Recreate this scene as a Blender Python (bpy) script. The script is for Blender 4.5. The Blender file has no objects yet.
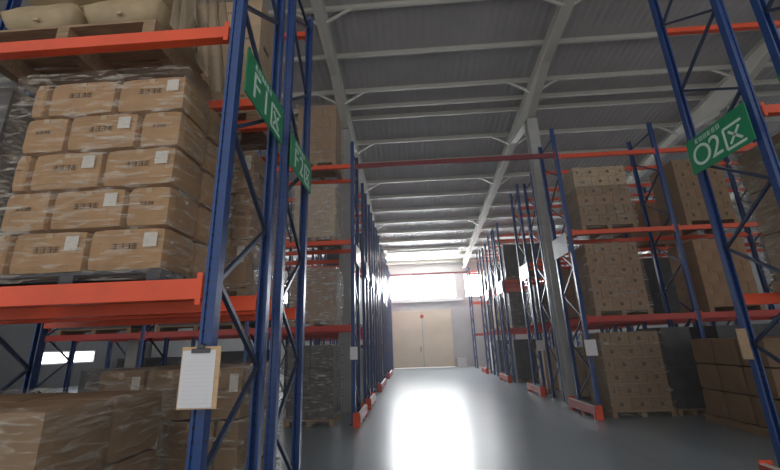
import bpy, math, random
from mathutils import Vector, Matrix, noise
random.seed(11)
sc = bpy.context.scene
col = sc.collection
R = math.radians

# ------------------------------------------------------------------ materials
def mat(name, color, rough=.6, metal=0., var=.12, nscale=6., bump=0., bscale=40., spec=.5, stretch=(1,1,1), coat=0.):
    m = bpy.data.materials.new(name); m.use_nodes = True
    nt = m.node_tree; b = nt.nodes['Principled BSDF']
    b.inputs['Roughness'].default_value = rough
    b.inputs['Metallic'].default_value = metal
    b.inputs['Specular IOR Level'].default_value = spec
    b.inputs['Coat Weight'].default_value = coat
    tc = nt.nodes.new('ShaderNodeTexCoord'); mp = nt.nodes.new('ShaderNodeMapping')
    mp.inputs['Scale'].default_value = stretch
    nt.links.new(tc.outputs['Object'], mp.inputs['Vector'])
    n = nt.nodes.new('ShaderNodeTexNoise'); n.inputs['Scale'].default_value = nscale; n.inputs['Detail'].default_value = 5
    nt.links.new(mp.outputs['Vector'], n.inputs['Vector'])
    r = nt.nodes.new('ShaderNodeValToRGB')
    c = Vector(color[:3])
    r.color_ramp.elements[0].position = .3; r.color_ramp.elements[1].position = .7
    r.color_ramp.elements[0].color = (*(c*(1-var)), 1); r.color_ramp.elements[1].color = (*(c*(1+var)), 1)
    nt.links.new(n.outputs['Fac'], r.inputs['Fac']); nt.links.new(r.outputs['Color'], b.inputs['Base Color'])
    if bump:
        n2 = nt.nodes.new('ShaderNodeTexNoise'); n2.inputs['Scale'].default_value = bscale
        nt.links.new(mp.outputs['Vector'], n2.inputs['Vector'])
        bp = nt.nodes.new('ShaderNodeBump'); bp.inputs['Strength'].default_value = bump
        nt.links.new(n2.outputs['Fac'], bp.inputs['Height']); nt.links.new(bp.outputs['Normal'], b.inputs['Normal'])
    return m

def steel_holes(name, color):
    """painted upright steel with the regular punched slots of a rack post"""
    m = mat(name, color, rough=.32, var=.1, spec=.6)
    nt = m.node_tree; b = nt.nodes['Principled BSDF']
    tc = nt.nodes.new('ShaderNodeTexCoord'); sp = nt.nodes.new('ShaderNodeSeparateXYZ')
    nt.links.new(tc.outputs['Object'], sp.inputs[0])
    def M(op, a, bb=None, c=None):
        n = nt.nodes.new('ShaderNodeMath'); n.operation = op
        for i, v in enumerate((a, bb, c)):
            if v is None: continue
            if isinstance(v, (int, float)): n.inputs[i].default_value = v
            else: nt.links.new(v, n.inputs[i])
        return n.outputs[0]
    z = M('ABSOLUTE', M('SUBTRACT', M('MODULO', sp.outputs[2], .076), .038))
    zz = M('LESS_THAN', z, .008)
    hx = M('LESS_THAN', M('ABSOLUTE', M('SUBTRACT', M('ABSOLUTE', sp.outputs[0]), .02)), .005)
    hy = M('LESS_THAN', M('ABSOLUTE', M('SUBTRACT', M('ABSOLUTE', sp.outputs[1]), .012)), .004)
    h = M('MULTIPLY', zz, M('MAXIMUM', hx, hy))
    mx = nt.nodes.new('ShaderNodeMixRGB'); mx.inputs[2].default_value = (.012, .014, .025, 1)
    nt.links.new(h, mx.inputs[0])
    src = b.inputs['Base Color'].links[0].from_socket
    nt.links.new(src, mx.inputs[1]); nt.links.new(mx.outputs[0], b.inputs['Base Color'])
    return m

def emis(name, color, s):
    m = bpy.data.materials.new(name); m.use_nodes = True; nt = m.node_tree
    nt.nodes.remove(nt.nodes['Principled BSDF'])
    e = nt.nodes.new('ShaderNodeEmission'); e.inputs[0].default_value = (*color, 1); e.inputs[1].default_value = s
    nt.links.new(e.outputs[0], nt.nodes['Material Output'].inputs[0])
    return m

def film_mat(name, body, tint=(.75, .75, .72), stretch=(5, 5, 30)):
    """clear stretch film: mostly see-through, streaks of shiny wrinkles and milky folds"""
    m = bpy.data.materials.new(name); m.use_nodes = True; nt = m.node_tree
    b = nt.nodes['Principled BSDF']; b.inputs['Base Color'].default_value = (*tint, 1)
    b.inputs['Roughness'].default_value = .18
    tr = nt.nodes.new('ShaderNodeBsdfTransparent')
    tc = nt.nodes.new('ShaderNodeTexCoord'); mp = nt.nodes.new('ShaderNodeMapping')
    mp.inputs['Scale'].default_value = stretch; mp.inputs['Rotation'].default_value = (.1, .15, 0)
    nt.links.new(tc.outputs['Object'], mp.inputs['Vector'])
    n = nt.nodes.new('ShaderNodeTexNoise'); n.inputs['Scale'].default_value = 1.; n.inputs['Detail'].default_value = 4
    n.inputs['Distortion'].default_value = .8
    nt.links.new(mp.outputs['Vector'], n.inputs['Vector'])
    r = nt.nodes.new('ShaderNodeMapRange'); r.inputs[1].default_value = .5; r.inputs[2].default_value = .72
    r.inputs[3].default_value = body; r.inputs[4].default_value = min(.9, body + .6)
    nt.links.new(n.outputs['Fac'], r.inputs[0])
    bp = nt.nodes.new('ShaderNodeBump'); bp.inputs['Strength'].default_value = .6; bp.inputs['Distance'].default_value = .05
    nt.links.new(n.outputs['Fac'], bp.inputs['Height']); nt.links.new(bp.outputs['Normal'], b.inputs['Normal'])
    mx = nt.nodes.new('ShaderNodeMixShader')
    nt.links.new(r.outputs[0], mx.inputs[0]); nt.links.new(tr.outputs[0], mx.inputs[1]); nt.links.new(b.outputs[0], mx.inputs[2])
    nt.links.new(mx.outputs[0], nt.nodes['Material Output'].inputs[0])
    return m

M = dict(
    blue=steel_holes('blue_upright_paint', (.009, .055, .22)),
    dblue=mat('dark_blue_paint', (.012, .03, .11), rough=.4),
    brace=mat('brace_steel', (.035, .055, .11), rough=.35, metal=.3),
    orange=mat('orange_beam_paint', (.82, .09, .025), rough=.35, var=.1, nscale=3),
    red=mat('red_beam_paint', (.5, .04, .03), rough=.38, var=.12, nscale=3),
    tie=mat('maroon_tie_paint', (.2, .02, .03), rough=.45),
    guard=mat('guard_paint', (.75, .09, .03), rough=.4, var=.2),
    rail=mat('guard_rail_paint', (.35, .04, .03), rough=.45, var=.25),
    gwhite=mat('guard_white_band', (.7, .6, .55), rough=.5),
    foot=mat('foot_steel', (.06, .08, .14), rough=.5, metal=.5),
    kraft=mat('kraft_board', (.43, .255, .125), rough=.75, var=.1, nscale=4, bump=.08, bscale=12),
    kraft2=mat('pale_kraft_board', (.50, .37, .24), rough=.75, var=.12, nscale=4),
    kraft3=mat('reddish_kraft_board', (.34, .205, .12), rough=.75, var=.14, nscale=4),
    kraft4=mat('brown_kraft_board', (.27, .175, .10), rough=.7, var=.12, nscale=3),
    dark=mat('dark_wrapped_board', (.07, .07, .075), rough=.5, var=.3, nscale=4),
    white=mat('white_board', (.72, .72, .72), rough=.6, var=.06),
    tape=mat('parcel_tape', (.47, .34, .2), rough=.3, var=.05),
    ink=mat('printed_ink', (.1, .07, .05), rough=.7, var=.25, nscale=30),
    paper=mat('sheet_paper', (.78, .79, .82), rough=.6, var=.02),
    sticker=mat('sticker_paper', (.66, .64, .58), rough=.6, var=.04),
    print=mat('faint_print', (.66, .68, .73), rough=.7, var=.05),
    clipb=mat('tan_hardboard', (.62, .42, .24), rough=.6, var=.1, nscale=20),
    chrome=mat('clip_steel', (.08, .08, .09), rough=.3, metal=.7),
    green=mat('green_sign_paint', (.012, .28, .12), rough=.3, var=.06),
    mint=mat('pale_letter_paint', (.68, .86, .78), rough=.4, var=.04),
    pale=mat('pale_sign_paint', (.62, .7, .74), rough=.25, var=.05),  # paleness stands in for glare off the distant row signs
    wood=mat('pallet_wood', (.3, .2, .12), rough=.8, var=.25, nscale=5, stretch=(1, 8, 8)),
    dpal=mat('dark_pallet_plastic', (.03, .035, .05), rough=.5),
    sack=mat('woven_sack', (.40, .31, .18), rough=.6, var=.15, nscale=5, bump=.2, bscale=60),
    frame=mat('cream_roof_steel', (.50, .49, .44), rough=.5, var=.06, nscale=2),
    colm=mat('column_steel', (.42, .43, .42), rough=.5, var=.08, nscale=3),
    door=mat('beige_door_sheet', (.72, .62, .48), rough=.5, var=.04, nscale=2),
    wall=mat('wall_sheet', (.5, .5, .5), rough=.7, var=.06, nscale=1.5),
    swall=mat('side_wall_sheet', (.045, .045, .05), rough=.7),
    film=film_mat('clear_stretch_film', .06, (.62,.58,.5)),
    drape=film_mat('loose_stretch_film', .62, (.36, .29, .2), (9, 9, 2)),
    milky=film_mat('milky_stretch_film', .2),
    sky=emis('daylight_pane', (.93, .97, 1.0), 30.),
    sky3=emis('dull_daylight_pane', (.93,.97,1.0), 9.),
    sky2=emis('roof_light_pane', (1,.98,.92), 7.),  # glow of the roof panel added to light the door end
    skyside=emis('side_daylight_pane', (.95, .97, 1.0), 3.2),
)
# floor: sealed grey-blue concrete with wear, joints and soft gloss
def floor_mat():
    m = bpy.data.materials.new('sealed_concrete'); m.use_nodes = True; nt = m.node_tree; b = nt.nodes['Principled BSDF']
    tc = nt.nodes.new('ShaderNodeTexCoord')
    n = nt.nodes.new('ShaderNodeTexNoise'); n.inputs['Scale'].default_value = .8; n.inputs['Detail'].default_value = 8
    nt.links.new(tc.outputs['Object'], n.inputs['Vector'])
    r = nt.nodes.new('ShaderNodeValToRGB'); r.color_ramp.elements[0].position = .3; r.color_ramp.elements[1].position = .72
    r.color_ramp.elements[0].color = (.215, .26, .29, 1); r.color_ramp.elements[1].color = (.255, .305, .335, 1)
    nt.links.new(n.outputs['Fac'], r.inputs['Fac'])
    # thin saw-cut joints across the aisle every 6 m
    br = nt.nodes.new('ShaderNodeTexBrick'); br.offset = 0; br.inputs['Scale'].default_value = 1
    br.inputs['Brick Width'].default_value = 5.; br.inputs['Row Height'].default_value = 5.; br.inputs['Mortar Size'].default_value = .008
    br.inputs['Color1'].default_value = (1, 1, 1, 1); br.inputs['Color2'].default_value = (1, 1, 1, 1); br.inputs['Mortar'].default_value = (.55, .55, .55, 1)
    mp = nt.nodes.new('ShaderNodeMapping'); mp.inputs['Location'].default_value = (1.9, 1.3, 0)
    nt.links.new(tc.outputs['Object'], mp.inputs[0]); nt.links.new(mp.outputs[0], br.inputs['Vector'])
    mx = nt.nodes.new('ShaderNodeMixRGB'); mx.blend_type = 'MULTIPLY'; mx.inputs[0].default_value = 1
    nt.links.new(r.outputs['Color'], mx.inputs[1]); nt.links.new(br.outputs['Color'], mx.inputs[2])
    nt.links.new(mx.outputs[0], b.inputs['Base Color'])
    n2 = nt.nodes.new('ShaderNodeTexNoise'); n2.inputs['Scale'].default_value = .7; n2.inputs['Detail'].default_value = 6
    nt.links.new(tc.outputs['Object'], n2.inputs['Vector'])
    rr = nt.nodes.new('ShaderNodeMapRange'); rr.inputs[1].default_value = .3; rr.inputs[2].default_value = .7
    rr.inputs[3].default_value = .27; rr.inputs[4].default_value = .31
    nt.links.new(n2.outputs['Fac'], rr.inputs[0]); b.inputs['Roughness'].default_value = .29
    bp = nt.nodes.new('ShaderNodeBump'); bp.inputs['Strength'].default_value = .015
    b.inputs['Specular IOR Level'].default_value = .6
    return m
M['floor'] = floor_mat()
def roof_mat():
    m = mat('ribbed_roof_sheet', (.40, .385, .385), rough=.5, var=.08, nscale=1.2)
    nt = m.node_tree; b = nt.nodes['Principled BSDF']
    tc = nt.nodes.new('ShaderNodeTexCoord'); w = nt.nodes.new('ShaderNodeTexWave')
    w.wave_type = 'BANDS'; w.bands_direction = 'X'; w.inputs['Scale'].default_value = 1.6; w.inputs['Distortion'].default_value = 0
    nt.links.new(tc.outputs['Object'], w.inputs['Vector'])
    bp = nt.nodes.new('ShaderNodeBump'); bp.inputs['Strength'].default_value = .3; bp.inputs['Distance'].default_value = .05
    nt.links.new(w.outputs['Fac'], bp.inputs['Height']); nt.links.new(bp.outputs['Normal'], b.inputs['Normal'])
    return m
M['roof'] = roof_mat()

# ------------------------------------------------------------------ mesh helpers
BOXF = [(0,3,2,1),(4,5,6,7),(0,1,5,4),(1,2,6,5),(2,3,7,6),(3,0,4,7)]
class MB:
    def __init__(s): s.v=[]; s.f=[]; s.mi=[]
    def box(s, x0,x1,y0,y1,z0,z1, mi=0):
        k=len(s.v)
        s.v += [(x0,y0,z0),(x1,y0,z0),(x1,y1,z0),(x0,y1,z0),(x0,y0,z1),(x1,y0,z1),(x1,y1,z1),(x0,y1,z1)]
        s.f += [tuple(k+i for i in q) for q in BOXF]; s.mi += [mi]*6; return s
    def bar(s, a, b, w, h, up=(0,0,1)):
        a=Vector(a); b=Vector(b); d=(b-a).normalized(); u=Vector(up)
        if abs(d.dot(u))>.98: u=Vector((1,0,0))
        sx=d.cross(u).normalized(); uu=sx.cross(d).normalized(); k=len(s.v)
        for p in (a,b):
            for i,j in ((-1,-1),(1,-1),(1,1),(-1,1)): s.v.append(tuple(p+sx*(i*w/2)+uu*(j*h/2)))
        s.f += [tuple(k+i for i in q) for q in BOXF]; s.mi += [0]*6; return s
    def prism(s, prof, z0, z1):
        k=len(s.v); n=len(prof)
        s.v += [(x,y,z0) for x,y in prof]+[(x,y,z1) for x,y in prof]
        s.f += [tuple(range(k+n-1,k-1,-1)), tuple(range(k+n,k+2*n))]
        s.f += [(k+i,k+(i+1)%n,k+n+(i+1)%n,k+n+i) for i in range(n)]; s.mi += [0]*(n+2); return s
    def mesh(s, name, *ms):
        me=bpy.data.meshes.new(name); me.from_pydata(s.v,[],s.f); me.update()
        for m in ms: me.materials.append(m)
        if len(ms)>1: me.polygons.foreach_set('material_index', s.mi)
        return me
    def build(s, name, m, parent=None, loc=(0,0,0), bevel=0):
        o=link(name, s.mesh(name,*(m if isinstance(m,(list,tuple)) else (m,))), parent, loc)
        if bevel:
            b=o.modifiers.new('bevel','BEVEL'); b.width=bevel; b.segments=2; b.limit_method='ANGLE'
        return o
def link(name, data, parent=None, loc=(0,0,0), rz=0):
    o=bpy.data.objects.new(name,data); col.objects.link(o); o.location=loc; o.rotation_euler=(0,0,rz)
    if parent: o.parent=parent
    return o
def tag(o,label=None,cat=None,group=None,kind=None):
    if label: o['label']=label
    if cat: o['category']=cat
    if group: o['group']=group
    if kind: o['kind']=kind
    return o
def thing(name,label,cat,loc=(0,0,0),rz=0,group=None):
    return tag(link(name,None,None,loc,rz),label,cat,group)
def struct(o,label=None): o['kind']='structure'; return o

# ------------------------------------------------------------------ setting
XL,XR,YB,YF=-18.,19.,-3.,26.4
def rz_(y): return 8.75+.115*(10-y)          # underside of the roof sheet purlins
struct(MB().box(XL,XR,YB,YF,-.1,0).build('floor',M['floor']))
rf=MB()
k=len(rf.v)
for (y) in (YB,YF):
    for t in (.18,.26):
        rf.v += [(XL-.2,y,rz_(y)+t),(XR+.2,y,rz_(y)+t)]
rf.f=[(0,4,5,1),(2,3,7,6),(0,1,3,2),(4,6,7,5),(0,2,6,4),(1,5,7,3)]; rf.mi=[0]*6
ceil=struct(rf.build('ceiling',M['roof']))
ys=[y for y in (-1.6,-.2,1.2,2.6,4.0,5.5,6.95,8.3,9.58)]+[10.28,10.8]+[12.1+1.38*i for i in range(11)]
def purlin(y):                                # a Z-section purlin across the building
    mb=MB(); z=rz_(y)
    mb.box(XL,XR,y-.035,y+.035,z,z+.015).box(XL,XR,y+.025,y+.035,z+.015,z+.16).box(XL,XR,y+.035,y+.085,z+.16,z+.178)
    return mb
for y in ys: purlin(y).build('purlin',M['frame'],ceil)
RAFT=(-7.4,-1.74,3.86,9.6,15.3)
for x in RAFT:                                # tapered I-section rafters with haunches at the column
    mb=MB()
    def seg(ya,yb,da,db):
        k=len(mb.v); za,zb=rz_(ya),rz_(yb)
        for hw,t0,t1 in ((.11,da,da-.02),(.008,da,0),(.11,.02,0)):
            u0,u1=(db,db-.02) if (hw>.05 and t0==da) else ((db,0) if hw<.05 else (.02,0))
            k=len(mb.v)
            mb.v += [(x-hw,ya,za-t0),(x+hw,ya,za-t0),(x+hw,yb,zb-u0),(x-hw,yb,zb-u0),(x-hw,ya,za-t1),(x+hw,ya,za-t1),(x+hw,yb,zb-u1),(x-hw,yb,zb-u1)]
            mb.f += [tuple(k+i for i in q) for q in BOXF]; mb.mi += [0]*6
    seg(YB,8.5,.36,.36); seg(8.5,10.2,.36,.8); seg(10.2,12.,.8,.36); seg(12.,YF-.05,.36,.36)
    mb.build('rafter',M['frame'],ceil)
    for y in (6.95,9.58,12.1,14.86,19.0,23.14):     # knee braces from purlin to bottom flange
        for s in (-1,1):
            MB().bar((x+s*.7,y,rz_(y)+.02),(x+s*.1,y,rz_(y)-.34),.05,.05).build('knee_brace',M['frame'],ceil)
ncol=0
for x in RAFT[:4]:
    ncol+=1; zt=rz_(10.2)-.8
    mb=MB().box(x-.15,x+.15,10.06,10.075,.02,zt).box(x-.15,x+.15,10.325,10.34,.02,zt).box(x-.006,x+.006,10.075,10.325,.02,zt)
    mb.box(x-.2,x+.2,10.0,10.4,0,.02).box(x-.15,x+.15,10.06,10.34,zt-.02,zt)
    struct(mb.build('trim_%d'%ncol,M['colm']))
# walls
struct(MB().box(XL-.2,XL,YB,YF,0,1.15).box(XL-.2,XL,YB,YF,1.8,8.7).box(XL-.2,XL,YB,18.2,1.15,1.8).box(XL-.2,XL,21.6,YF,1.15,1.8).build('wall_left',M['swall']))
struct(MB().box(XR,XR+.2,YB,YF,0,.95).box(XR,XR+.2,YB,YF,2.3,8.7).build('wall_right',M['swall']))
wz=[(-15.5,-11.1),(-10.4,-6.),(-5.6,-1.9),(-1.35,3.2),(3.8,8.2),(8.9,13.3),(14,17.8)]
wf=MB().box(XL,-1.25,YF,YF+.2,0,4.5).box(2.75,XR,YF,YF+.2,0,4.5).box(-1.25,2.75,YF,YF+.2,3.72,4.5).box(XL,XR,YF,YF+.2,6.15,7.2)
px=XL
for a,b in wz: wf.box(px,a,YF,YF+.2,4.5,6.15); px=b
wf.box(px,XR,YF,YF+.2,4.5,6.15)
struct(wf.build('wall_far',M['wall']))
nw=0
def window(x0,x1,y0,y1,z0,z1,pm,axis):
    global nw; nw+=1
    f=MB()
    if axis=='x':
        f.box(x0,x1,y0,y1,z0,z0+.07).box(x0,x1,y0,y1,z1-.07,z1)
        n=max(1,round((x1-x0)/1.5))
        for i in range(n+1):
            c=x0+.03+(x1-x0-.06)*i/n; f.box(c-.03,c+.03,y0,y1,z0+.07,z1-.07)
        p=MB().box(x0+.04,x1-.04,y0+.05,y0+.07,z0+.05,z1-.05)
    else:
        f.box(x0,x1,y0,y1,z0,z0+.07).box(x0,x1,y0,y1,z1-.07,z1)
        n=max(1,round((y1-y0)/1.5))
        for i in range(n+1):
            c=y0+.03+(y1-y0-.06)*i/n; f.box(x0,x1,c-.03,c+.03,z0+.07,z1-.07)
        xm=(x0+x1)/2; p=MB().box(xm-.01,xm+.01,y0+.04,y1-.04,z0+.05,z1-.05)
    o=struct(f.build('window_%d'%nw,M['white'])); p.build('pane',pm,o)
for a,b in wz: window(a,b,YF+.02,YF+.14,4.5,6.15,M['sky' if a==-1.35 else 'sky3'],'x')
window(XL-.16,XL-.04,18.2,21.6,1.15,1.8,M['skyside'],'y')
window(XR+.04,XR+.16,14.5,19.1,.95,2.3,M['skyside'],'y')
struct(MB().box(XR,XR+.2,YB,14.5,.95,2.3).box(XR,XR+.2,19.1,YF,.95,2.3).build('trim_5',M['swall']))
# glowing roof panel added to brighten the door end
zc=rz_(24.6)+.13
nw+=1; o=struct(MB().box(-1.3,3.3,23.5,23.56,zc-.06,zc+.12).box(-1.3,3.3,25.64,25.7,zc-.06,zc+.12).build('window_%d'%nw,M['white']))  # frame of the added panel, numbered along with the windows
MB().box(-1.3,3.3,23.56,25.64,zc-.02,zc-.01).build('pane',M['sky2'],o)
# steel beam over the door, sliding door
struct(MB().box(-1.9,3.6,YF-.2,YF-.01,4.28,4.46).build('trim_7',M['white']))
d=MB()
for (a,b) in ((-1.25,.73),(.77,2.75)):
    n=11; w=(b-a)/n
    for i in range(n): d.box(a+i*w,a+i*w+w-.015,YF-.07,YF-.02,.05,3.72)
    d.box(a,b,YF-.06,YF-.03,.05,3.72)
dr=struct(d.build('door_1',M['door']))
for z in (.05,1.2,2.4,3.6): MB().box(-1.25,2.75,YF-.09,YF-.071,z,z+.1).build('door_rail',M['door'],dr)
MB().box(.72,.78,YF-.1,YF-.071,.05,3.72).build('meeting_stile',M['frame'],dr)
MB().box(.55,.6,YF-.13,YF-.091,1.0,1.35).build('door_handle',M['chrome'],dr)

tag(MB().box(.64,.86,YF-.112,YF-.101,3.2,3.42).build('warning_plate',M['red'],dr),'small red plate')
sb=thing('storage_box','small white lidded box on the floor right of the beige door','box',(3.15,25.9,0))
MB().box(-.3,.3,-.22,.22,0,.5).build('body',M['white'],sb,bevel=.01)
MB().box(-.32,.32,-.24,.24,.5,.56).build('lid',M['white'],sb,bevel=.01)
# ------------------------------------------------------------------ racking
ZL=(1.97,3.93,5.9)           # beam centre heights
def upright_mesh(h,w=.082,dp=.074):
    a,b=w/2,dp/2
    prof=[(-a,-b),(-a*.55,-b),(-a*.5,-b+.012),(a*.5,-b+.012),(a*.55,-b),(a,-b),(a,b),(a*.6,b),(a*.6,b-.01),(a-.01,b-.01),(a-.01,-b+.02),(-a+.01,-b+.02),(-a+.01,b-.01),(-a*.6,b-.01),(-a*.6,b),(-a,b)]
    return MB().prism(prof,.012,h).mesh('upright',M['blue'])
UM={}
def rack(label,x0,sgn,y0,y1,nb,H,levels=ZL,bl=2.3,group=None,om='orange'):
    """one pallet rack: end frame at x0, bays running away from the aisle (sgn -1 left, +1 right)"""
    t=thing('pallet_rack',label,'rack',(x0,(y0+y1)/2,0))
    ox,oy=x0,(y0+y1)/2
    if H not in UM: UM[H]=upright_mesh(H)
    for i in range(nb+1):
        cx=sgn*(i*(bl+.1)+.05)
        for yy in (y0,y1):
            u=link('upright',UM[H],t,(cx,yy-oy,0))
            if yy==y1: u.rotation_euler=(0,0,math.pi)
            MB().box(cx-.08,cx+.08,yy-oy-.07,yy-oy+.07,0,.012).build('foot_plate',M['foot'],t)
        mb=[]; f=y0-oy+.045; r=y1-oy-.045
        z=.9-1.13; nodes=[]
        zz=.33; side=1
        while zz<H-.2:
            nodes.append((r if side else f,zz)); zz+=.565; side=1-side
        for (ya,za),(yb,zb) in zip(nodes,nodes[1:]):
            MB().bar((cx,ya,za),(cx,yb,zb),.03,.032,up=(1,0,0)).build('brace',M['brace'],t)
        for zh in (.22,H-.25):
            MB().bar((cx,f,zh),(cx,r,zh),.03,.035).build('brace',M['brace'],t)
    for i in range(nb):
        a=sgn*(i*(bl+.1)+.1); b=sgn*((i+1)*(bl+.1)); a,b=min(a,b),max(a,b)
        for z in levels:
            for yy,s in ((y0,-1),(y1,1)):
                y=yy-oy-s*.0
                zl=z-(.065 if z<3 else .038)
                bm=MB().box(a,b,y-.045,y+.005,zl,z+.065) if s<0 else MB().box(a,b,y-.005,y+.045,zl,z+.065)
                # step in the beam section
                bm.box(a,b,*( (y+.005,y+.03) if s<0 else (y-.03,y-.005)),zl,z+.035)
                o=bm.build('beam',M[om if z>3 else ('orange' if om=='orange' and y0<5 else 'red')],t,bevel=.004)
                for e in (a,b):
                    q=.004 if e==a else -.004
                    ee=sorted((e,e+(.035 if e==a else -.035)))
                    ym=y-.05 if s<0 else y+.046
                    MB().box(ee[0],ee[1],ym,ym+.004,zl-.035,z+.1).build('connector',o.data.materials[0],o)
    return t
R_=[]
LX,RX=-1.24,3.86
rack('blue and orange rack on the left whose front post carries the clipboard',LX+.05,-1,2.33,3.17,1,6.35,bl=3.0)
rack('blue rack on the left back to back behind the clipboard rack',LX+.03,-1,3.58,4.36,1,6.2,bl=3.0)
rack('left rack under the near end of the maroon tie beam',LX,-1,8.6,9.45,3,6.6,om='orange')
rack('left rack just behind the left grey column',LX,-1,10.65,11.45,3,6.35)
rack('left rack in the middle of the aisle beyond the column, first of two',LX,-1,14.2,15.05,2,6.3)
rack('left rack mid aisle, second of the back to back two',LX,-1,15.5,16.35,2,6.3)
rack('far left rack, nearer of the two before the end',LX,-1,19.2,20.05,2,6.3)
rack('far left rack, second to last before the door wall',LX,-1,20.5,21.35,2,6.3)
rack('left rack nearest the sliding door',LX,-1,24.5,25.35,2,6.2)
rack('nearest right rack, at the right edge behind the second green sign',RX,1,2.62,3.46,1,7.2)
rack('blue right rack that carries the green O2 sign',RX,1,3.88,4.78,2,7.2)
rack('right rack in front of the right grey column',RX-.13,1,8.7,9.62,3,6.7)
rack('right rack directly behind the right grey column',RX,1,10.9,11.7,3,6.5)
rack('right rack in the first pair beyond the column, with dark wrapped load',RX,1,12.45,13.3,2,6.8)
rack('right rack mid aisle, nearer of the next pair',RX,1,15.9,16.75,2,6.5)
rack('right rack mid aisle, farther of the next pair',RX,1,17.1,17.95,2,6.5)
rack('far right rack, second to last before the door wall',RX,1,20.4,21.25,2,6.4)
rack('right rack nearest the sliding door',RX,1,24.5,25.35,2,6.2)

rack('left rack in the gap after the column pair',LX,-1,12.4,13.2,1,6.3)
rack('left rack well down the aisle, standing singly',LX,-1,17.7,18.5,1,6.2)
rack('left rack close to the end, standing singly',LX,-1,22.5,23.3,1,6.2)
rack('right rack well down the aisle, standing singly',RX,1,18.8,19.6,1,6.3)
def tie(label,y,z,RX=RX):
    t=MB().box(LX+.0,RX,y-.03,y+.03,z-.06,z+.06).build('tie_beam',M['tie'],bevel=.005)
    tag(t,label,'beam')
    for x in (LX+.002,RX-.006): MB().box(x,x+.004,y-.05,y+.05,z-.12,z+.12).build('end_plate',M['red'],t)
tie('maroon tie beam spanning the aisle between the two column racks',8.65,5.93,RX-.13)
tie('distant red tie beam spanning the aisle by the far windows',24.5,5.9)

# ------------------------------------------------------------------ rack guards on the floor
def guard(label,x,s,y0,y1,group=None):
    """painted steel end guard on the floor: long rail facing the aisle and two end cheeks"""
    t=thing('rack_guard',label,'guard',(x,(y0+y1)/2,0)); L=(y1-y0)/2
    a,b=sorted((0,-s*.012)); 
    MB().box(a,b,-L,L,.08,.24).build('rail',M['rail'],t,bevel=.003)
    MB().box(*sorted((0,s*.06)),-L,L,.24,.252).build('top_flange',M['gwhite'],t)
    for yy in (-L,L-.012):
        MB().box(*sorted((0,s*.14)),yy,yy+.012,0,.28).build('cheek',M['guard'],t,bevel=.003)
    for yy in (-L+.1,0,L-.1):
        MB().box(*sorted((0,s*.02)),yy-.03,yy+.03,0,.08).build('foot',M['guard'],t)
guard('orange floor guard around the foot of the right column rack',3.6,1,8.45,9.8)
guard('orange floor guard at the right edge under the O2 rack',3.62,1,3.7,4.75)
guard('red floor guard on the right, first beyond the grey column',3.62,1,11.9,13.2)
guard('red floor guard on the right, second beyond the grey column',3.62,1,15.7,17.2)
guard('faint red floor guard on the right, farthest from the camera',3.62,1,20.2,21.5)
guard('orange floor guard at the foot of the left column rack',-1.12,-1,8.3,9.6)
guard('red floor guard on the left, first behind the column rack',-1.12,-1,10.4,11.7)
guard('red floor guard on the left, midway down the aisle',-1.12,-1,14.,16.5)
guard('red floor guard on the left, last before the door',-1.12,-1,19.,21.5)

# ------------------------------------------------------------------ signs
def text_mesh(name,s,size,m):
    c=bpy.data.curves.new(name,'FONT'); c.body=s; c.size=size; c.extrude=.0015; c.align_x='CENTER'; c.align_y='CENTER'
    o=bpy.data.objects.new('tmp',c); col.objects.link(o)
    dg=bpy.context.evaluated_depsgraph_get(); me=bpy.data.meshes.new_from_object(o.evaluated_get(dg))
    bpy.data.objects.remove(o); me.materials.clear(); me.materials.append(m); return me
def strokes(segs,w,m,name='character'):
    mb=MB()
    for (a,b) in segs: mb.bar((a[0],a[1],0),(b[0],b[1],0),w,.003,up=(0,0,1))
    return mb.mesh(name,m)
QU=[((-.5,.5),(.5,.5)),((-.5,.5),(-.5,-.5)),((-.5,-.5),(.52,-.5)),((-.26,.27),(.36,-.33)),((.33,.3),(-.28,-.33))]
def sign(label,x,s,y0,y1,z0,z1,chars,kind='green'):
    """plate hung across a rack end frame, facing the aisle; s=+1 faces +X (left side), -1 faces -X"""
    w=y1-y0; h=z1-z0
    t=thing('aisle_sign',label,'sign',(x,(y0+y1)/2,z0))
    MB().box(-.006,.006,-w/2,w/2,0,h).build('panel',M['green' if kind=='green' else 'pale'],t,bevel=.002)
    for yy in (-w/2+.04,w/2-.04): MB().box(*sorted((0,-s*.013)),yy-.012,yy+.012,h-.05,h+.03).build('hook',M['foot'],t)
    if not chars: return t
    rot=Matrix(((0,0,s,0),(s,0,0,0),(0,1,0,0),(0,0,0,1)))   # text x -> s*Y, text y -> Z, normal -> s*X
    def put(me,u,v,name):
        o=link(name,me,t); o.matrix_local=Matrix.Translation((s*.0075,s*u,v))@rot
    a=h*.74
    cy=h*.40
    put(text_mesh('lettering',chars[0],a*1.12,M['mint']),-w*.27,cy,'lettering')
    put(text_mesh('lettering',chars[1],a*1.12,M['mint']),-w*.03,cy,'lettering')
    k=a*.74
    put(strokes([((p[0]*k,p[1]*k),(q[0]*k,q[1]*k)) for p,q in QU],k*.12,M['mint']),w*.265,cy,'lettering')
    # small worn caption line above, too blurred to read: six little square characters
    rnd=random.Random(3)
    for i in range(6):
        mb=MB()
        cx=-w*.3+i*w*.075; g=h*.13; cyy=h*.85
        for q in range(3): mb.bar((cx-g*.4,cyy-g*.4+q*g*.4,0),(cx+g*.4,cyy-g*.4+q*g*.4,0),g*.12,.003)
        for xx in (cx-g*.35,cx+rnd.choice((-.1,.1,.3))*g): mb.bar((xx,cyy-g*.5,0),(xx,cyy+g*.5,0),g*.12,.003)
        put(mb.mesh('caption',M['mint']),0,0,'caption')
    return t
sign('green F1 row sign hung across the clipboard rack end',-1.172,1,2.38,3.22,3.47,3.87,'F1')
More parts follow.
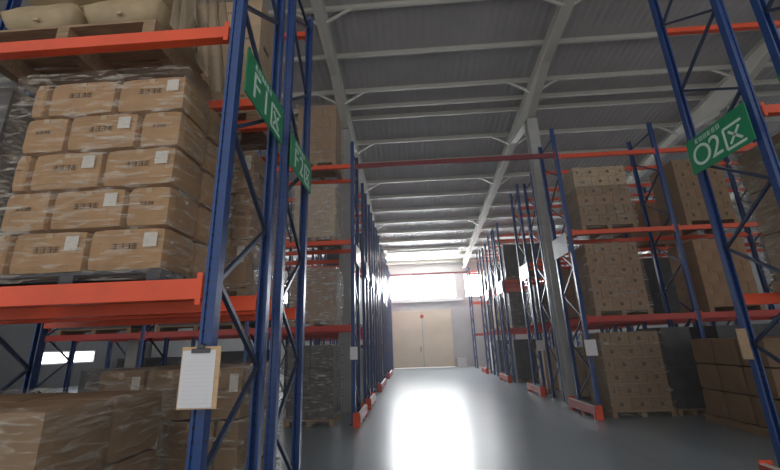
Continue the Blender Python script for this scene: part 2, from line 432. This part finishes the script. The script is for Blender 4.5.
sign('green F2 row sign just behind the F1 sign',-1.18,1,3.52,4.34,3.42,3.81,'F2')
sign('green O2 row sign with white lettering hung on the right rack',3.825,-1,3.87,4.80,3.6,4.07,'O2')
sign('green sign cut off by the right edge of the photo',3.825,-1,2.62,3.46,3.6,4.07,'')
sign('pale row sign on the right rack in front of the grey column',3.71,-1,8.75,9.6,3.5,3.98,'',kind='pale')
sign('pale row sign on the right, first beyond the grey column',3.825,-1,12.2,13.1,3.5,3.98,'',kind='pale')
sign('pale row sign on the right, second beyond the grey column',3.825,-1,15.9,16.8,3.5,3.98,'',kind='pale')
sign('pale row sign on the left column rack end',-1.215,1,8.62,9.4,3.45,3.9,'',kind='pale')
sign('pale row sign on the left, behind the left column',-1.215,1,10.7,11.4,3.45,3.9,'',kind='pale')
sign('pale row sign on the left, halfway to the door',-1.215,1,14.3,15.1,3.45,3.9,'',kind='pale')
sign('pale row sign on the left, farthest from the camera',-1.215,1,19.3,20.1,3.45,3.9,'',kind='pale')

sign('pale row sign on the left, just before the halfway racks',-1.215,1,12.45,13.2,3.45,3.9,'',kind='pale')
sign('pale row sign on the left, well down the aisle',-1.215,1,17.7,18.5,3.45,3.9,'',kind='pale')
sign('pale row sign on the right, well down the aisle',3.825,-1,18.8,19.6,3.5,3.98,'',kind='pale')
# clipboard on the first upright
cb=thing('clipboard','tan clipboard holding a white sheet, hung on the front left post','clipboard',(-1.215,2.22,1.285))
cb.rotation_euler=(0,0,0)
MB().box(-.115,.115,0,.006,0,.335).build('board',M['clipb'],cb,bevel=.002)
pp=MB().box(-.108,.088,-.003,-.001,.008,.315).build('paper',M['paper'],cb)
pr=MB()
for i in range(11): pr.box(-.09,.07,-.0036,-.0031,.03+i*.022,.032+i*.022)
pr.build('printed_table',M['print'],pp)
cl=MB().box(-.055,.055,-.012,-.004,.3,.325).box(-.02,.02,-.018,-.004,.325,.345).build('clip',M['chrome'],cb,bevel=.002)
MB().box(-.004,.004,0.006,.036,.345,.352).box(-.003,.003,0.0,.006,.335,.352).build('hook',M['chrome'],cb)
# cards on posts
def card(label,x,y,z0,w,h,m,ax='y'):
    t=thing('rack_card',label,'card',(x,y,z0))
    if ax=='y': MB().box(-w/2,w/2,-.003,0,0,h).build('sheet',m,t); MB().box(-w/2-.006,w/2+.006,0,.003,-.006,h+.006).build('backing',M['clipb'],t)
    else:
        MB().box(-.003,0,-w/2,w/2,0,h).build('sheet',m,t); MB().box(0,.003,-w/2-.006,w/2+.006,-.006,h+.006).build('backing',M['clipb'],t)
card('white card on the post of the right column rack',3.8,8.63,1.22,.24,.32,M['paper'])
card('tan card on the far post of the O2 rack',3.84,4.78,1.3,.13,.33,M['clipb'],'x')
card('pale card on the post of the left column rack',-1.27,8.53,1.3,.16,.26,M['paper'])
card('white card on the post of a right rack beyond the column',3.9,12.23,1.25,.24,.3,M['paper'])

# ------------------------------------------------------------------ cartons, pallets, film
CM={}
def carton_mesh(w,d,h,m,puff):
    key=(round(w,3),round(d,3),round(h,3),m,puff)
    if key in CM: return CM[key]
    n=6 if puff else 1
    b=MB(); pts={}
    def vid(i,j,k):
        if (i,j,k) not in pts:
            u,v,t=(2*i/n-1),(2*j/n-1),(2*k/n-1)
            x,y,z=u*w/2,v*d/2,t*h/2
            if puff:
                fu=(1-u*u); fv=(1-v*v); ft=(1-t*t)
                if abs(u)==1: x+=u*puff*fv*ft
                if abs(v)==1: y+=v*puff*fu*ft
                if abs(t)==1: z+=t*puff*.6*fu*fv
                c=(abs(u)==1)+(abs(v)==1)+(abs(t)==1)
                if c>=2: x-=u*.006*(c-1); y-=v*.006*(c-1); z-=t*.006*(c-1)
            pts[(i,j,k)]=len(b.v); b.v.append((x,y,z+h/2))
        return pts[(i,j,k)]
    for a in range(n):
        for c in range(n):
            b.f.append((vid(a,c,0),vid(a,c+1,0),vid(a+1,c+1,0),vid(a+1,c,0)))
            b.f.append((vid(a,c,n),vid(a+1,c,n),vid(a+1,c+1,n),vid(a,c+1,n)))
            b.f.append((vid(a,0,c),vid(a+1,0,c),vid(a+1,0,c+1),vid(a,0,c+1)))
            b.f.append((vid(a,n,c),vid(a,n,c+1),vid(a+1,n,c+1),vid(a+1,n,c)))
            b.f.append((vid(0,a,c),vid(0,a,c+1),vid(0,a+1,c+1),vid(0,a+1,c)))
            b.f.append((vid(n,a,c),vid(n,a+1,c),vid(n,a+1,c+1),vid(n,a,c+1)))
    b.mi=[0]*len(b.f)
    me=b.mesh('carton',M[m])
    CM[key]=me; return me
PM={}
def part_mesh(key,fn):
    if key not in PM: PM[key]=fn()
    return PM[key]
def ink_marks(w,h,y,glyphs=4):
    mb=MB(); g=min(w*.08,h*.2); rnd=random.Random(5)
    for i in range(glyphs):
        cx=(i-(glyphs-1)/2)*g*1.15
        for q in range(3): mb.box(cx-g*.42,cx+g*.42,y-.001,y,h*.55-g*.45+q*g*.4,h*.55-g*.45+q*g*.4+g*.13)
        for q in range(2):
            xx=cx+rnd.uniform(-.4,.4)*g; mb.box(xx-g*.07,xx+g*.07,y-.001,y,h*.55-g*.5,h*.55+g*.5)
    return mb
ORD=['first','second','third','fourth','fifth','sixth','seventh','eighth','ninth']
NC=[0]
def pallet(label,x0,x1,y0,y1,z0,h,m='wood',group=None):
    t=thing('pallet',label,'pallet',((x0+x1)/2,(y0+y1)/2,z0)); a,b=(x1-x0)/2,(y1-y0)/2
    mb=MB(); n=6; w=2*b/n
    for i in range(n): mb.box(-a,a,-b+i*w,-b+i*w+w*.78,h-.022,h)
    mb.build('deck',M[m],t)
    for c in (-a+.05,0,a-.05): MB().box(c-.05,c+.05,-b,b,.0,h-.022).build('stringer',M[m],t)
    return t
def load(desc,x0,x1,y0,y1,zb,zt,nx,ny,nz,side,m='kraft',puff=0,parts=False,ph=.12,alt=True,film=None,pal='wood',tint=None,skip=(),mark=False,adj='brown',jit=.004,rowm=None,filmtop=False,missing=(),pat=None):
    """a pallet with a stack of cartons. side: +1 the aisle is at +x, -1 at -x. Only outer cartons are built."""
    pallet(('dark pallet' if pal=='dpal' else 'wooden pallet')+' under '+desc,x0,x1,y0,y1,zb,ph,pal)
    z0=zb+ph+.002; rh=(zt-z0)/nz; g=.009+puff*2.1
    D=(y1-y0-.04)/ny; W=(x1-x0-.04)
    out=[]
    for k in range(nz):
        if alt and k%2==1: ws=[.5]+[1.]*(nx-1)+[.5]
        else: ws=[1.]*nx
        if pat: ws=pat[k%2]
        tot=sum(ws); xs=[0]
        for q in ws: xs.append(xs[-1]+q*W/tot)
        for i in range(len(ws)):
            for j in range(ny):
                vis=(j==0) or i==0 or (zt<1.6 and k==nz-1) 
                if not vis or (k,i,j) in skip or (k,i) in missing: continue
                w=xs[i+1]-xs[i]; ax,bx=(x1-.02-xs[i+1],x1-.02-xs[i]) if side>0 else (x0+.02+xs[i],x0+.02+xs[i+1])
                cx=(ax+bx)/2; cy=y0+.02+D*(j+.5); mm=rowm[k] if rowm else m
                me=carton_mesh(w-g,D-g,rh-max(.003,puff*1.3),mm,puff)
                o=link('carton',me,None,(cx+random.uniform(-jit,jit)*.4,cy+random.uniform(-jit,jit)*(1 if puff else .3),z0+k*rh+(puff*.65 if puff else 0)),R(random.uniform(-.35,.35)) if puff else 0)
                row=('bottom' if k==0 else 'top' if k==nz-1 else ORD[k])+' row'
                pos=('nearest the aisle' if i==0 else ORD[i]+' from aisle')
                assert len(desc.split())<=(8 if ny>1 else 9),desc
                if j==0: lab=f'{adj} carton, {row}, {pos}, {desc}'
                else:
                    lab=f'{adj} carton, {row}, '+(f'aisle side, {ORD[j]} back' if i==0 else f'{ORD[i]} in, {ORD[j]} back')+f', {desc}'
                tag(o,lab,'carton',None)
                o['group']='cartons of '+desc
                NC[0]+=1
                if parts and j==0:
                    hh=rh-max(.003,puff*1.3); fy=-(D-g)/2-puff-.001; ww=w-g
                    tp=part_mesh(('tape',round(ww,2),round(hh,2),round(D,2),puff),lambda: MB().box(-ww/2*.02-.02,.02,fy+puff*.55,fy+puff*.55+.001,hh*.82,hh*.95).mesh('tape',M['tape']))
                    link('tape',tp,o)
                    link('printed_mark',part_mesh(('ink',round(ww,2),round(hh,2),round(D,2)),lambda: ink_marks(ww,hh,fy-.0006).mesh('printed_mark',M['ink'])),o)
                    if w>.4 and (k*3+i*2)%5!=4:
                        lb=part_mesh(('lab',round(ww,2),round(hh,2),round(D,2)),lambda: MB().box(ww*.24,ww*.42,fy-.0005,fy+.0012,hh*.52,hh*.86).mesh('shipping_label',M['sticker']))
                        tag(link('shipping_label',lb,o),'white square shipping label')
                if parts and i==0 and w>.3 and not pat:
                    hh=rh-max(.003,puff*1.3); sx=side*((w-g)/2+puff+.001); dd=D-g
                    fn=lambda: MB().box(*sorted((sx,sx-side*.002)),-dd*.2,dd*.2,hh*.4,hh*.55).mesh('side_mark',M['ink'])
                    link('side_mark',part_mesh(('sm',side,round(ww if 0 else w,2),round(hh,2),round(D,2)),fn),o)
                if mark and j==0:
                    hh=rh-.003; fy=-(D-g)/2-.002; ww=w-g
                    link('printed_mark',part_mesh(('mk',round(ww,2),round(hh,2),round(D,2)),lambda: MB().box(-ww*.09,ww*.09,fy,fy+.002,hh*.32,hh*.62).mesh('printed_mark',M['ink'])),o)
                out.append(o)
    if film: wrap(desc,x0-.02,x1+.02,y0-.02-puff,y1+.02,zb+.03,zt+.02,M[film],top=filmtop)
    return out
def wrap(desc,x0,x1,y0,y1,z0,z1,m,top=False,amp=.012):
    """stretch film wound around a stack: a wrinkled thin skin"""
    mb=MB(); nx_,ny_,nz_=14,10,18
    ring=[(x0+(x1-x0)*i/nx_,y0) for i in range(nx_)]+[(x1,y0+(y1-y0)*i/ny_) for i in range(ny_)]+[(x1-(x1-x0)*i/nx_,y1) for i in range(nx_)]+[(x0,y1-(y1-y0)*i/ny_) for i in range(ny_)]
    cx,cy=(x0+x1)/2,(y0+y1)/2; n=len(ring)
    for k in range(nz_+1):
        z=z0+(z1-z0)*k/nz_
        for x,y in ring:
            a=noise.noise(Vector((x*5,y*5,z*9)))*amp+amp*.8
            dx=(1 if x>=x1-1e-6 else -1 if x<=x0+1e-6 else 0); dy=(1 if y>=y1-1e-6 else -1 if y<=y0+1e-6 else 0)
            mb.v.append((x+dx*a,y+dy*a,z+noise.noise(Vector((x*3,y*3,z)))*.01))
    for k in range(nz_):
        for i in range(n):
            mb.f.append((k*n+i,k*n+(i+1)%n,(k+1)*n+(i+1)%n,(k+1)*n+i)); mb.mi.append(0)
    o=mb.build('stretch_wrap',m); tag(o,'clear stretch film wrapped around '+desc,'plastic film')
    for p in o.data.polygons: p.use_smooth=True
    return o

# ---- left, near rack
load('the labelled stack above the clipboard',-2.98,-1.66,2.42,3.3,2.037,3.72,2,2,5,1,m='kraft',puff=.012,parts=True,ph=.1,film='film',adj='tan',pal='dpal',pat=([1,1,.25],[.6,1,.65]))
load('the big floor stack at lower left',-3.3,-1.88,2.0,3.05,0,1.33,2,2,3,1,m='kraft4',puff=.006,ph=.12,adj='large',film='film')
# sacks on the top level
pallet('wooden pallet on the top left beam under the sacks',-3.5,-1.95,2.36,3.25,3.997,.2)
def sack_mesh(w,d,h,seed):
    b=MB(); n=14
    idx={}
    for s in (1,-1):
        for i in range(n+1):
            for j in range(n+1):
                u,v=2*i/n-1,2*j/n-1
                e=(1-abs(u)**2.6)*(1-abs(v)**2.6)
                if e<=0 and s==-1: idx[(s,i,j)]=idx[(1,i,j)]; continue
                z=s*h/2*e**.32*(1+.18*noise.noise(Vector((u*2+seed,v*2,s))))
                k=1-.05*(1-abs(u))*abs(v)-.02
                idx[(s,i,j)]=len(b.v); b.v.append((u*w/2*k,v*d/2*k,z+h*.55))
    for s in (1,-1):
        for i in range(n):
            for j in range(n):
                q=[idx[(s,i,j)],idx[(s,i+1,j)],idx[(s,i+1,j+1)],idx[(s,i,j+1)]]
                if s<0: q=q[::-1]
                b.f.append(tuple(q)); b.mi.append(0)
    me=b.mesh('sack',M['sack'])
    for p in me.polygons: p.use_smooth=True
    return me
k=0
names=[('plump tan sack, lower left of the pair on top pallet','plump tan sack, lower right of the pair on top pallet'),
       ('tan sack lying on the lower left sack','tan sack lying on the lower right sack')]
for r in range(2):
    for i in range(2):
        o=link('sack',sack_mesh(.72,.86,.38,r*2+i),None,(-3.05+i*.73,2.8,4.2+r*.43)); k+=1
        tag(o,names[r][i],'sack',None)
        MB().box(-.02,.02,-.40,-.385,.125,.15).build('tied_seam',M['tape'],o)
# loose film skirt hanging off the sack pallet, sloping down to the right
mb=MB(); n=26; mz=20
for a in range(n+1):
    for c in range(mz+1):
        s=a/n; t=c/mz
        x=-1.9+.1*s+.3*t*s**.5+.02*math.sin(s*29+t*2); y=2.43+.6*s+.025*math.sin(s*37)
        z=5.2-t*(1.0+.42*min(1,s*1.9)+.02*math.sin(s*19))
        mb.v.append((x,y,z))
for a in range(n):
    for c in range(mz):
        q=a*(mz+1)+c; mb.f.append((q,q+mz+1,q+mz+2,q+1)); mb.mi.append(0)
o=mb.build('stretch_wrap',M['drape']); tag(o,'loose plastic film hanging from the sack pallet at top left','plastic film')
for p in o.data.polygons: p.use_smooth=True
# ---- left, second near rack (behind)
load('the tall stack behind the front left frame',-2.9,-1.55,3.54,4.4,2.037,3.66,3,2,3,1,m='kraft3',puff=.005,parts=True,film='film',adj='reddish')
load('the top stack behind the sacks',-2.75,-1.6,3.54,4.4,3.997,5.7,3,2,4,1,m='kraft2',parts=True,adj='pale')
load('the floor stack behind the clipboard post',-2.9,-1.5,3.5,4.45,0,1.45,3,2,3,1,m='kraft4',puff=.004,parts=True,film='film',adj='brown')
load('the dim stack left of the labelled cartons',-4.15,-3.2,2.5,3.3,2.037,3.78,2,1,3,1,m='dark',adj='dim',film='film')
load('the dim stack behind the labelled stack',-4.15,-3.0,3.54,4.4,2.037,3.7,1,1,2,1,m='kraft3',adj='dim',alt=False)
load('the dim top stack left behind the sacks',-4.15,-2.85,3.54,4.4,3.997,5.6,1,1,2,1,m='kraft3',adj='dim',alt=False)
# ---- left column rack
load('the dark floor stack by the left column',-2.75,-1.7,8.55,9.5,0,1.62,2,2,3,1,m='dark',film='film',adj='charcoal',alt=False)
load('the first shelf stack by the left column',-2.75,-1.7,8.6,9.5,2.037,3.36,3,2,4,1,m='kraft3',film='milky',adj='dull')
load('the pale second shelf stack by left column',-2.75,-1.7,8.6,9.5,3.997,5.45,3,2,5,1,m='kraft2',film='milky',adj='pale')
load('the top shelf stack by the left column',-2.75,-1.7,8.6,9.5,5.967,7.75,3,2,5,1,m='kraft3',film='film',adj='reddish')
for (x,d_) in ((-5.2,'the dim left stack one bay in'),(-7.5,'the dim left stack two bays in')):
    load(d_,x,x+1.2,8.62,9.45,0,1.25,2,1,2,1,m='dark',adj='dim')
# ---- right near rack
load('the right edge stack above the guard',4.3,5.9,3.92,4.74,2.037,3.8,2,1,3,-1,m='kraft4',puff=.006,adj='brown',film='film')
# big floor stack in the cross aisle
load('the big floor stack at lower right',5.5,7.3,6.5,8.2,0,1.5,2,3,3,-1,m='kraft4',puff=.008,adj='large',alt=False)
# ---- right column rack
load('the floor stack beside the white card',4.02,5.28,8.66,9.6,0,1.68,3,2,6,-1,m='kraft4',mark=True,adj='brown',film='film')
load('the first shelf stack above the white card',4.05,5.25,8.66,9.6,2.037,3.66,3,2,6,-1,m='kraft3',mark=True,adj='brown',film='film')
load('the second shelf stack right of the column',4.08,5.35,8.66,9.6,3.997,5.58,3,2,6,-1,m='kraft2',mark=True,adj='printed',rowm=['kraft4','kraft4','kraft3','kraft4','kraft2','kraft2'],film='film')
load('the second shelf stack behind the O2 sign',6.45,7.6,8.66,9.6,3.997,5.65,3,1,6,-1,m='kraft4',mark=True,adj='brown')
load('the first shelf stack under the O2 sign',6.45,7.6,8.66,9.6,2.037,3.65,3,1,6,-1,m='kraft3',adj='dim')
# ---- right, behind the column
load('the glare-white wrapped stack behind the rear post',5.25,6.1,10.95,11.65,3.997,5.3,2,1,4,-1,m='white',film='milky',adj='white')  # white board stands in for bright spots on wrapped film
load('the floor stack behind the right column',4.05,5.2,10.92,11.7,0,1.35,2,1,3,-1,m='kraft2',adj='pale')
load('the first shelf stack behind the right column',4.1,5.2,10.92,11.7,2.037,3.5,2,1,3,-1,m='kraft3',adj='dull')
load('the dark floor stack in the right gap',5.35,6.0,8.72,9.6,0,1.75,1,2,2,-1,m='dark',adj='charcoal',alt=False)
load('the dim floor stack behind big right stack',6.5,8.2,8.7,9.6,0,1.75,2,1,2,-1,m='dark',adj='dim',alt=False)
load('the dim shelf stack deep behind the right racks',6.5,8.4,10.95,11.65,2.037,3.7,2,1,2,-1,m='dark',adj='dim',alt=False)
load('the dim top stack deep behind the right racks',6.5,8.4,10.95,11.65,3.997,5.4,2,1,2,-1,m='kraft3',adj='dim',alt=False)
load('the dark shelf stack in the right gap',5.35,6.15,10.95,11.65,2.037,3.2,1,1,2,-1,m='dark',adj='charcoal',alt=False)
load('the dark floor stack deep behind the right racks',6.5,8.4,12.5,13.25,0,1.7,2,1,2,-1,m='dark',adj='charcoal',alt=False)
load('the brown shelf stack deep behind the right racks',6.5,8.4,12.5,13.25,2.037,3.9,2,1,2,-1,m='kraft3',adj='brown',alt=False)
load('the dark first shelf stack beyond the right column',4.02,5.4,12.5,13.25,2.037,3.3,2,1,2,-1,m='dark',film='film',adj='charcoal',alt=False)
load('the pale floor stack beyond the right column',4.02,5.2,12.5,13.25,0,1.3,2,1,2,-1,m='kraft2',adj='pale')
load('the mid aisle right floor stack',4.02,5.2,15.9,16.75,0,1.6,2,2,2,-1,m='dark',adj='charcoal',alt=False)
load('the mid aisle right first shelf stack',4.06,6.1,15.9,16.75,2.037,3.5,2,2,2,-1,m='dark',adj='charcoal',alt=False,film='film')
load('the mid aisle right second shelf stack',4.04,5.6,15.9,16.75,3.997,5.5,2,2,2,-1,m='dark',adj='charcoal',alt=False)
load('the second mid aisle right floor stack',4.02,5.2,17.1,17.95,0,1.4,1,1,2,-1,m='white',adj='white',alt=False)
load('the second mid aisle right shelf stack',4.02,5.2,17.1,17.95,2.037,3.4,1,1,2,-1,m='kraft3',alt=False)
load('the far right floor stack',4.02,5.2,20.4,21.25,0,1.5,1,1,2,-1,m='white',adj='white',alt=False)
load('the far right shelf stack',4.02,5.2,20.4,21.25,2.037,3.4,1,1,2,-1,m='dark',adj='charcoal',alt=False)
load('the far right top stack',4.02,5.2,20.4,21.25,3.997,5.2,1,1,2,-1,m='kraft2',adj='pale',alt=False)
for (y0,x0,x1,z0,z1,c,ad,dd) in (
  (18.85,4.02,5.6,0,1.6,'dark','charcoal','the floor stack well down the right'),
  (18.85,4.02,5.6,2.037,3.6,'kraft2','pale','the shelf stack well down the right'),
  (18.85,4.02,5.6,3.997,5.2,'dark','charcoal','the upper stack well down the right'),
  (12.45,-2.8,-1.42,0,1.6,'dark','charcoal','the floor stack past the left column'),
  (12.45,-2.8,-1.42,2.037,3.5,'kraft3','dull','the shelf stack past the left column'),
  (12.45,-2.8,-1.42,3.997,5.3,'dark','charcoal','the upper stack past the left column'),
  (17.75,-2.8,-1.42,0,1.6,'dark','charcoal','the floor stack well down the left'),
  (17.75,-2.8,-1.42,2.037,3.6,'dark','charcoal','the shelf stack well down the left'),
  (22.55,-2.8,-1.42,0,1.6,'dark','charcoal','the floor stack near the door, left'),
  (22.55,-2.8,-1.42,2.037,3.6,'kraft3','dull','the shelf stack near the door, left')):
    load(dd,x0,x1,y0,y0+.72,z0,z1,2,1,2,1 if x0<0 else -1,m=c,adj=ad,alt=False)
# ---- left, deep bays
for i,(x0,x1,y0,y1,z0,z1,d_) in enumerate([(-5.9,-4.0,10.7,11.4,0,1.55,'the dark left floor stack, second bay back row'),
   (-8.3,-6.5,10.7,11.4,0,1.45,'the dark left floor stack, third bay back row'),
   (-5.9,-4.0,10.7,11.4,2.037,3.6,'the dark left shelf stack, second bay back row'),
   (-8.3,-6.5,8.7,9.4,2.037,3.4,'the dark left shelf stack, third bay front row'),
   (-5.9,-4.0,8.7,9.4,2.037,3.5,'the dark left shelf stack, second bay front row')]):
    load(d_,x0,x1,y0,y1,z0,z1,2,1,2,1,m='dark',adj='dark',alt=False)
# ---- left, farther
load('the shelf stack behind the left column',-2.6,-1.4,10.7,11.4,2.037,3.5,2,1,3,1,m='white',adj='white',alt=False)
load('the floor stack behind the left column',-2.6,-1.4,10.7,11.4,0,1.5,2,1,2,1,m='dark',adj='charcoal',alt=False)
load('the mid aisle left floor stack',-2.6,-1.4,14.2,15.05,0,1.5,1,1,2,1,m='dark',adj='charcoal',alt=False)
load('the mid aisle left shelf stack',-2.6,-1.4,14.2,15.05,2.037,3.5,1,1,2,1,m='white',adj='white',alt=False)
load('the far left floor stack',-2.6,-1.4,19.2,20.05,0,1.5,1,1,2,1,m='kraft3',adj='dim',alt=False)

# cartons the photo (and a step to either side) shows nothing of are left out
bpy.context.view_layer.update(); 
eyes=[Vector((0,0,1.6)),Vector((.7,0,1.6)),Vector((-.6,0,1.6)),Vector((0,0,2.1))]
cart=[o for o in col.objects if o.name.split('.')[0]=='carton']
score={}
from mathutils.bvhtree import BVHTree
bv=[];bf=[];own=[]
for q in col.objects:
    if q.type!='MESH' or q.name.startswith('stretch_wrap'): continue
    k=len(bv); mw=q.matrix_world; bv+=[mw@v.co for v in q.data.vertices]
    for p in q.data.polygons: bf.append(tuple(k+i for i in p.vertices)); own.append(q.name)
tree=BVHTree.FromPolygons(bv,bf)
for o in cart:
    bb=[o.matrix_world@Vector(c) for c in o.bound_box]; lo=Vector([min(p[i] for p in bb) for i in range(3)]); hi=Vector([max(p[i] for p in bb) for i in range(3)])
    kids={c.name for c in o.children}|{o.name}; tot=0
    for e,eye in enumerate(eyes):
        for a in range(7):
            for b in range(7):
                for face in range(3):
                    u,v=.05+.9*a/6,.05+.9*b/6
                    if face==0: p=Vector((lo.x+(hi.x-lo.x)*u,lo.y,lo.z+(hi.z-lo.z)*v))
                    elif face==1: p=Vector((hi.x if o.location.x<0 else lo.x,lo.y+(hi.y-lo.y)*u,lo.z+(hi.z-lo.z)*v))
                    else:
                        if hi.z>1.6: continue
                        p=Vector((lo.x+(hi.x-lo.x)*u,lo.y+(hi.y-lo.y)*v,hi.z))
                    d=(p-eye); L=d.length; d.normalize()
                    loc,nn,ii,dist=tree.ray_cast(eye,d)
                    ok=loc is not None and own[ii] in kids
                    if ok: tot+=(1 if e==0 else .02)/(L*L)*(hi-lo).length**2
    score[o]=tot
order=sorted(cart,key=lambda o:-score[o])
seen=[o for o in order if score[o]>0]
print('cartons',len(cart),'seen',len(seen))
for o in order:
    if score[o]<=0:
        for c in list(o.children): bpy.data.objects.remove(c)
        bpy.data.objects.remove(o)
rest=seen[300:]
if rest:                                   # the smallest and farthest ones as one uncounted lot
    v=[];f=[];mi=[];mats=[]
    for o in rest:
        me=o.data; k=len(v); v+=[tuple(o.matrix_world@q.co) for q in me.vertices]; f+=[tuple(k+i for i in p.vertices) for p in me.polygons]
        mt=me.materials[0]
        if mt not in mats: mats.append(mt)
        mi+=[mats.index(mt)]*len(me.polygons)
        for c in list(o.children): bpy.data.objects.remove(c)
    for o in rest: bpy.data.objects.remove(o)
    me=bpy.data.meshes.new('carton'); me.from_pydata(v,[],f); me.update()
    for mt in mats: me.materials.append(mt)
    me.polygons.foreach_set('material_index',mi)
    tag(link('carton',me),'barely visible cartons in the gaps between the racks','cartons',None,'stuff')


# ------------------------------------------------------------------ light
w=bpy.data.worlds.new('world'); sc.world=w; w.use_nodes=True
bg=w.node_tree.nodes['Background']; bg.inputs[0].default_value=(1,.98,.965,1); bg.inputs[1].default_value=.5
# thin haze volume added to imitate the glow near the door
HZ=0.005
if HZ:
    v=bpy.data.materials.new('dusty_air'); v.use_nodes=True; nt=v.node_tree; nt.nodes.remove(nt.nodes['Principled BSDF'])
    vs=nt.nodes.new('ShaderNodeVolumeScatter'); vs.inputs['Density'].default_value=HZ; vs.inputs['Anisotropy'].default_value=.5
    nt.links.new(vs.outputs[0],nt.nodes['Material Output'].inputs['Volume'])
    hz=MB().box(XL-1,XR+1,YB-.5,YF+1,-.5,10.9).build('dusty_air',v); tag(hz,'faint dusty haze hanging in the hall air','haze',None,'stuff')
# ------------------------------------------------------------------ camera
cam=bpy.data.cameras.new('camera'); co=bpy.data.objects.new('camera',cam); col.objects.link(co)
cam.sensor_width=36; cam.lens=378.2*36/780; cam.clip_start=.05
co.matrix_world=Matrix(((0.9978978769006973,0.04698465056384169,0.044634850604372396,0),
 (0.05585159683296274,-0.274180566270908,-0.9600550068670922,0),
 (-0.03286984040559276,0.9605297807412105,-0.27622837272979933,1.6),(0,0,0,1)))
sc.camera=co
sc.view_settings.view_transform='Standard'; sc.view_settings.look='None'; sc.view_settings.gamma=1
sc.view_settings.use_curve_mapping=False; sc.view_settings.exposure=0.7
